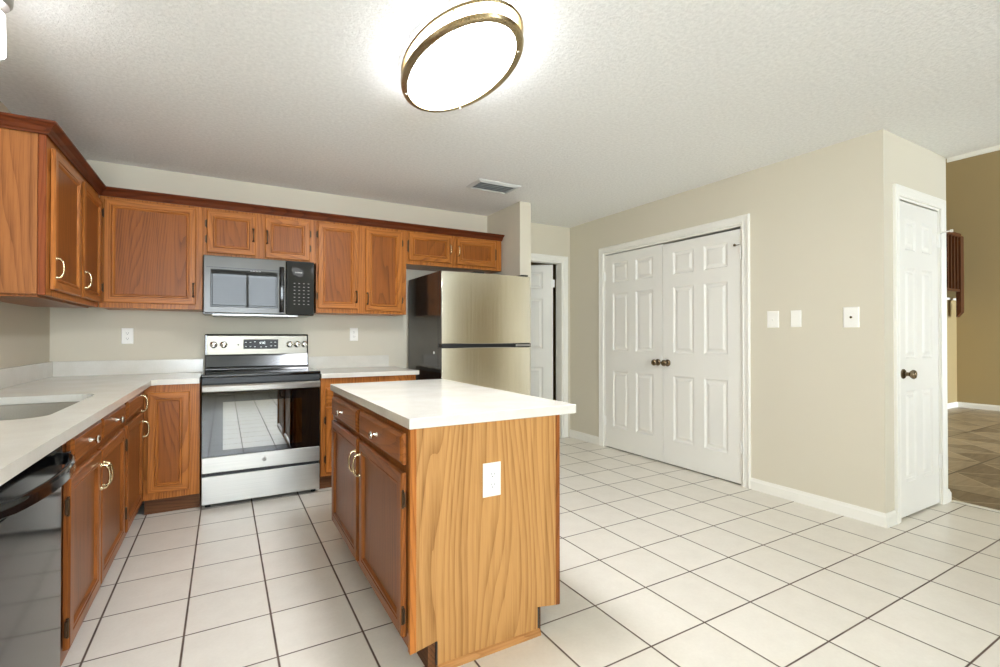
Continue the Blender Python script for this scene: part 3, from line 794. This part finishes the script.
# cooktop
b = MB(); b.box(.0, w, -.012, .60, .886, .908); b.build('cooktop', 'cooktop', c, bevel=.006, seg=3)
b = MB(); b.box(.004, w - .004, -.004, .034, .842, .885); b.build('vent_strip', 'blackmat', c, bevel=.003)
for (ex, ey, er) in ((.19, .17, .11), (.57, .17, .085), (.19, .45, .085), (.57, .45, .105)):
    b = MB(); R = [[(ex + r * math.cos(2 * PI * i / 40), ey + r * math.sin(2 * PI * i / 40), .9085) for i in range(40)] for r in (er, er - .004)]
    b.rings(R, caps=False); b.build('burner_mark', 'greyband', c)
# back panel
bp = MB(); bp.profile_x([(.555, .905), (.585, 1.022), (.585, 1.178), (.600, 1.184), (.645, 1.184), (.645, .886), (.57, .886)], .004, w - .004)
bo = bp.build('back_panel', 'black', c, bevel=.004)
b = MB(); b.profile_x([(.578, 1.022), (.578, 1.170), (.584, 1.175), (.586, 1.175), (.586, 1.022)], .016, w - .014); b.build('control_panel', 'steelpanel', bo, bevel=.003)
b = MB(); b.profile_x([(.553, .925), (.551, .928), (.575, 1.010), (.578, 1.010)], .014, w - .014); b.build('trim_band', 'greyband', bo)
b = MB(); b.box(.268, .522, .5745, .580, 1.065, 1.142); disp = b.build('display', 'blackmat', bo, bevel=.008, seg=3)
SEG = {'1': 'bc', '2': 'abged', '0': 'abcdef'}
b = MB()
def digit(b, ch, x, z, s, y):
    tk = s * .18
    S = {'a': (0, 1, s * 2 - tk, s * 2), 'g': (0, 1, s - tk / 2, s + tk / 2), 'd': (0, 1, 0, tk)}
    for q in SEG[ch]:
        if q in S: b.box(x, x + s, y - .0004, y, z + S[q][2], z + S[q][3])
        elif q == 'b': b.box(x + s - tk, x + s, y - .0004, y, z + s, z + 2 * s)
        elif q == 'c': b.box(x + s - tk, x + s, y - .0004, y, z, z + s)
        elif q == 'f': b.box(x, x + tk, y - .0004, y, z + s, z + 2 * s)
        elif q == 'e': b.box(x, x + tk, y - .0004, y, z, z + s)
for i, ch in enumerate('1200'): digit(b, ch, .378 + i * .0115 + (.004 if i > 1 else 0), 1.106, .008, .5743)
b.build('clock_digits', 'digits', disp)
for (x, z) in ((.285, 1.118), (.318, 1.118), (.285, 1.084), (.318, 1.084), (.350, 1.082), (.470, 1.118), (.500, 1.118), (.470, 1.088), (.500, 1.088), (.395, 1.080), (.432, 1.082), (.350, 1.122)):
    b = MB(); b.box(x - .006, x + .006, .5739, .5743, z - .0025, z + .0025); b.build('button', 'mark', disp)
for x in (.062, .130, .610, .668, .725):
    b = MB(); b.lathe([(.026, 0), (.026, .004), (.021, .008), (.020, .026), (.016, .029), (0, .029)], (x, .577, 1.100), (0, -1, 0), 24)
    k = b.build('burner_knob', 'chrome', bo, smooth=True)
    b = MB(); b.box(x - .004, x + .004, .540, .556, 1.082, 1.118); b.build('grip', 'steel', k, bevel=.002)
b = MB(); b.lathe([(.006, 0), (.006, .003), (0, .003)], (.232, .577, 1.098), (0, -1, 0), 12); b.build('indicator_lamp', 'slot', bo)

# ------------------------------------------------------------------ microwave
c = thing('microwave_oven', 'dark mirrored over-the-range microwave under the short upper cabinet', 'microwave', (-.135, 4.055, 0))
w = .758; mz0, mz1 = 1.330, 1.754
b = MB(); b.box(0, w, .045, .412, mz0, mz1); b.build('body', 'black', c, bevel=.003)
b = MB(); b.box(.004, .548, .0, .044, mz0 + .006, mz1 - .002); md = b.build('door', 'mwface', c, bevel=.006, seg=3)
b = MB(); b.frame(.048, .490, mz0 + .050, mz1 - .100, [(0, 0), (.004, .0015), (.010, .0015), (.014, .0002)], -.0003, 0, 0, cap=0); b.build('door_window', 'mwwin', md)
b = MB(); b.box(.020, .545, -.0012, .001, mz1 - .088, mz1 - .084); b.build('seam', 'blackmat', md)
b = MB()
for i in range(9): b.box(.305 + i * .0075, .3105 + i * .0075, -.0014, .0, mz1 - .1085, mz1 - .0985 - (.003 if i % 3 == 1 else 0))
b.build('nameplate', 'mark', md)
b = MB(); R = []
for i in range(13):
    a = i / 12; z = mz0 + .02 + (mz1 - mz0 - .075) * a; y = -.012 - .022 * math.sin(PI * a) ** .6
    R.append([(.500, y, z), (.506, y - .010, z), (.528, y - .010, z), (.535, y, z), (.530, y + .008, z), (.505, y + .008, z)])
b.rings(R); b.box(.503, .531, -.020, .004, mz0 + .022, mz0 + .05); b.box(.503, .531, -.020, .004, mz1 - .085, mz1 - .057); b.build('handle', 'black', md, bevel=.003, smooth=True)
b = MB(); b.box(.552, w - .004, .0, .044, mz0 + .006, mz1 - .002); mp = b.build('control_panel', 'mwwin', c, bevel=.006, seg=3)
b = MB(); b.box(.612, .665, -.0010, .0, mz1 - .095, mz1 - .085); b.build('display', 'greytext', mp)
for i in range(4):
    for j in range(7):
        b = MB(); b.box(.604 + i * .034, .616 + i * .034, -.0008, .0, mz0 + .085 + j * .027, mz0 + .090 + j * .027); b.build('button', 'greytext', mp)
for o in (md, mp):
    ta = math.radians(1.1); o.rotation_euler = (ta, 0, 0); o.location = (0, mz0 * math.sin(ta), mz0 - mz0 * math.cos(ta))
b = MB(); b.box(.06, w - .12, .02, .36, mz0 - .012, mz0 + .002); b.build('grease_filter', 'grey_metal', c, bevel=.003)
b = MB(); b.box(.004, w - .004, .012, .05, mz1 - .004, mz1 + .001); b.build('top_vent', 'blackmat', c)

# ------------------------------------------------------------------ refrigerator
c = thing('refrigerator', 'top-freezer refrigerator with stainless doors and black sides', 'refrigerator', (1.515, 3.585, 0))
w = .862
b = MB(); b.box(.0, w, .075, .805, .03, 1.700); b.build('body', 'fridgeside', c, bevel=.004)
b = MB(); b.box(.03, w - .03, .08, .12, .0, .08); b.build('base_grille', 'blackmat', c)
def fridge_door(z0, z1, nm):
    R = []; n = 12
    b = MB()
    for i in range(n + 1):
        x = .006 + (w - .008) * i / n; q = .012 * (2 * i / n - 1) ** 2 + .006 * (abs(2 * i / n - 1) ** 8)
        R.append([(x, q, z0), (x, .058, z0), (x, .058, z1), (x, q, z1)])
    b.rings(R); o = b.build(nm, 'steel_v', c, bevel=.004, smooth=True)
    b = MB(); b.box(.0, .0055, .014, .070, z0, z1); b.build('edge_trim', 'fridgeside', o)
    return o
fd = fridge_door(1.105, 1.697, 'freezer_door'); ld = fridge_door(.09, 1.073, 'fridge_door')
b = MB(); b.box(.008, w - .004, .004, .074, 1.074, 1.104); b.build('door_gap', 'blackmat', c)
b = MB(); b.box(w - .16, w - .01, -.001, .008, 1.080, 1.098); b.box(w - .150, w - .135, -.001, .003, 1.086, 1.096); b.build('hinge', 'grey_metal', c, bevel=.002)
b = MB(); b.box(.30, .40, .02, .13, 1.700, 1.712); b.box(w - .09, w - .02, .02, .13, 1.700, 1.714); b.build('hinge_cover', 'fridgeside', c, bevel=.004)
b = MB(); b.lathe([(.011, 0), (.011, .003), (0, .004)], (0, .16, 1.03), (-1, 0, 0), 14); b.build('sticker', 'white', c)

# ------------------------------------------------------------------ lamps, vent
LCX, LCY, LA, LB = .910, 1.971, .202, .402            # oval ceiling light centre and half axes
def oval(a, bb, z, n=72): return [(a * math.cos(2 * PI * i / n), bb * math.sin(2 * PI * i / n), z) for i in range(n)]
c = thing('ceiling_light', 'lit oval flush ceiling light with double nickel rings', 'ceiling light', (LCX, LCY, H))
b = MB(); b.rings([oval(LA - .005, LB - .005, -.014), oval(LA + .018, LB + .018, -.014), oval(LA + .023, LB + .023, -.021), oval(LA + .018, LB + .018, -.028), oval(LA - .005, LB - .005, -.028), oval(LA - .005, LB - .005, -.014)], caps=False)
b.build('upper_ring', 'ringmetal', c, smooth=True)
b = MB(); b.rings([oval(LA - .010, LB - .010, -.072), oval(LA + .020, LB + .020, -.070), oval(LA + .024, LB + .024, -.077), oval(LA + .019, LB + .019, -.086), oval(LA + .002, LB + .002, -.092), oval(LA - .010, LB - .010, -.088), oval(LA - .010, LB - .010, -.072)], caps=False)
b.build('lower_ring', 'ringmetal', c, smooth=True)
b = MB(); b.rings([oval(LA - .006, LB - .006, -.001), oval(LA - .006, LB - .006, -.080)], caps=False); b.build('side_lens', 'lampside', c, smooth=True)
b = MB(); b.rings([oval(LA - .006, LB - .006, -.080), oval(LA - .03, LB - .03, -.090), oval(LA * .6, LB * .6, -.100), oval(LA * .2, LB * .2, -.103)]); b.build('diffuser', 'diffuser', c, smooth=True)
for a in (.25, .75, 1.25, 1.75):
    px, py = (LA + .012) * math.cos(PI * a), (LB + .012) * math.sin(PI * a)
    b = MB(); b.lathe([(.004, -.074), (.004, -.024)], (px, py, 0), (0, 0, 1), 8); b.lathe([(.006, -.094), (.006, -.084)], (px * .97, py * .97, 0), (0, 0, 1), 8); b.build('post', 'chrome', c)
c = thing('pendant_light', 'small grey ceiling lamp with a white glass shade over the sink', 'pendant light', (-.742, 2.36, H))
b = MB(); b.lathe([(.085, 0), (.085, -.02), (.080, -.060), (.078, -.085), (.070, -.096), (0, -.096)], (0, 0, 0), (0, 0, 1), 28); b.build('canopy', 'grey_metal', c, smooth=True)
b = MB(); b.lathe([(.006, -.096), (.006, -.135)], (0, 0, 0), (0, 0, 1), 8); b.lathe([(.02, -.128), (.024, -.14)], (0, 0, 0), (0, 0, 1), 14); b.build('stem', 'grey_metal', c)
b = MB(); b.lathe([(.030, -.122), (.058, -.126), (.060, -.20), (.061, -.270), (.055, -.274), (0, -.274)], (0, 0, 0), (0, 0, 1), 28); b.build('glass_shade', 'shade', c, smooth=True)
c = thing('chandelier', 'five-arm brass chandelier with lit glass bells behind the camera', 'chandelier', (1.35, -1.0, H))
b = MB(); b.lathe([(.065, 0), (.065, -.012), (.03, -.03), (.008, -.034), (.006, -.34), (.02, -.36), (.034, -.40), (.03, -.45), (.012, -.49), (0, -.50)], (0, 0, 0), (0, 0, 1), 20); b.build('stem', 'nickel', c, smooth=True)
for i in range(5):
    a = 2 * PI * i / 5 + .3; ux, uy = math.cos(a), math.sin(a)
    b = MB(); b.tube([(ux * (.02 + .27 * t), uy * (.02 + .27 * t), -.42 - .09 * math.sin(PI * t) + .02 * t) for t in [k / 10 for k in range(11)]], .006, 8); b.lathe([(.022, -.405), (.026, -.395), (.012, -.39)], (ux * .29, uy * .29, 0), (0, 0, 1), 14)
    ar = b.build('arm', 'nickel', c, smooth=True)
    b = MB(); b.lathe([(.022, -.392), (.045, -.37), (.062, -.33), (.066, -.29), (.060, -.27), (0, -.265)], (ux * .29, uy * .29, 0), (0, 0, 1), 20); b.build('glass_bell', 'bulbglass', ar, smooth=True)
c = thing('air_vent', 'white rectangular supply vent in the ceiling near the partition', 'vent', (1.975, 3.555, H))
b = MB(); hx, hy = .20, .125
b.rings([[(-hx, -hy, 0), (hx, -hy, 0), (hx, hy, 0), (-hx, hy, 0)], [(-hx, -hy, -.004), (hx, -hy, -.004), (hx, hy, -.004), (-hx, hy, -.004)], [(-hx + .03, -hy + .03, -.016), (hx - .03, -hy + .03, -.016), (hx - .03, hy - .03, -.016), (-hx + .03, hy - .03, -.016)], [(-hx + .035, -hy + .035, -.006), (hx - .035, -hy + .035, -.006), (hx - .035, hy - .035, -.006), (-hx + .035, hy - .035, -.006)]], caps=False)
b.build('vent_frame', 'vent', c)
b = MB(); b.box(-hx + .03, hx - .03, -hy + .03, hy - .03, -.003, -.001); b.build('duct', 'ductgrey', c)
for i in range(5):
    y = -hy + .048 + i * .038
    b = MB(); b.rings([[(x, y - .011, -.015), (x, y + .013, -.004), (x, y + .014, -.0055), (x, y - .010, -.0165)] for x in (-hx + .035, hx - .035)]); b.build('louver', 'ventblade', c)

# ------------------------------------------------------------------ outlets and switches
def outlet(label, loc, rz, mat='white', w=.072, h=.118):
    c = thing('electrical_outlet', label, 'outlet', loc, rz, 'electrical outlets')
    b = MB(); b.frame(-w / 2, w / 2, -h / 2, h / 2, [(0, 0), (0, .003), (.004, .006)], 0, 0, 0, cap=0); b.build('cover_plate', mat, c)
    for dz in (-.0195, .0195):
        b = MB(); P = [(.0165 * math.cos(t), .0145 * math.sin(t)) for t in [2 * PI * i / 20 for i in range(20)]]
        b.rings([[(p[0], -.006, dz + max(-.0125, min(.0125, p[1]))) for p in P], [(p[0], -.008, dz + max(-.0125, min(.0125, p[1]))) for p in P]]); s = b.build('receptacle', mat, c)
        b = MB(); b.box(-.0075, -.0055, -.0084, -.0075, dz - .001, dz + .0075); b.box(.0055, .0075, -.0084, -.0075, dz - .001, dz + .0065); b.box(-.002, .002, -.0084, -.0075, dz - .009, dz - .005); b.build('slots', 'slot', s)
    return c
outlet('white outlet on the back wall left of the stove', (-.622, BY, 1.168), 0, 'ivory')
outlet('white outlet on the back wall right of the stove', (1.026, BY, 1.185), 0, 'ivory')
outlet('white outlet on the light oak end of the island', (.862, IY0, .633), 0, 'white', .074, .124)
def switch(label, y, z, w, h, kind):
    c = thing('light_switch' if kind != 'blank' else 'blank_cover_plate', label, 'switch' if kind != 'blank' else 'cover plate', (RX, y, z), -PI / 2, 'white plates on the right wall')
    b = MB(); b.frame(-w / 2, w / 2, -h / 2, h / 2, [(0, 0), (0, .003), (.005, .006)], 0, 0, 0, cap=0); b.build('cover_plate', 'ivory', c)
    if kind == 'toggle':
        b = MB(); b.box(-.005, .005, -.0075, -.005, -.012, .012); t = b.build('toggle_frame', 'white', c)
        b = MB(); b.rings([[(x, -.006, -.005), (x, -.018, .004), (x, -.018, .008), (x, -.006, .004)] for x in (-.0035, .0035)]); b.build('toggle', 'white', t)
    elif kind == 'jack':
        b = MB(); b.lathe([(.008, .005), (.008, .008), (.004, .012), (0, .012)], (0, 0, 0), (0, -1, 0), 14); b.build('jack', 'knobdark', c)
    for s in (-1, 1):
        b = MB(); b.lathe([(.003, .005), (.003, .007), (0, .0075)], (0, 0, s * .030), (0, -1, 0), 8); b.build('screw', 'white', c)
    return c
switch('white switch plate nearest the double doors', 2.072, 1.290, .086, .122, 'toggle')
switch('plain white plate in the middle of the three on the right wall', 1.908, 1.290, .072, .118, 'blank')
switch('larger white plate nearest the wall corner', 1.563, 1.288, .092, .132, 'jack')

# ------------------------------------------------------------------ stair railing on the landing
c = thing('stair_railing', 'dark wooden stair railing seen above the ledge beyond the narrow door', 'railing', (10.20, 3.03, 0))
RZ0, RZ1 = 1.885, 2.76
b = MB(); b.box(-1.6, .03, -.03, .03, RZ1, RZ1 + .055); b.build('top_rail', 'stairwood', c, bevel=.006)
b = MB(); b.box(-1.6, .0, -.02, .02, RZ0, RZ0 + .04); b.build('bottom_rail', 'stairwood', c, bevel=.004)
for i in range(12):
    x = -.07 - i * .125
    b = MB(); b.box(x - .017, x + .017, -.017, .017, RZ0 + .04, RZ1); b.build('baluster', 'stairwood', c, bevel=.003)
b = MB(); V = [(0, -.03, 1.56), (.13, -.03, 1.56), (.13, .03, 1.48), (0, .03, 1.48)]
b.rings([V, [(p[0], p[1], RZ1 + .02) for p in V]]); b.build('newel_post', 'stairwood', c, bevel=.003)
for x in (-1.5, ):
    b = MB(); b.box(x - .04, x + .04, -.03, .03, 1.80, RZ1); b.build('newel_post', 'stairwood', c, bevel=.003)
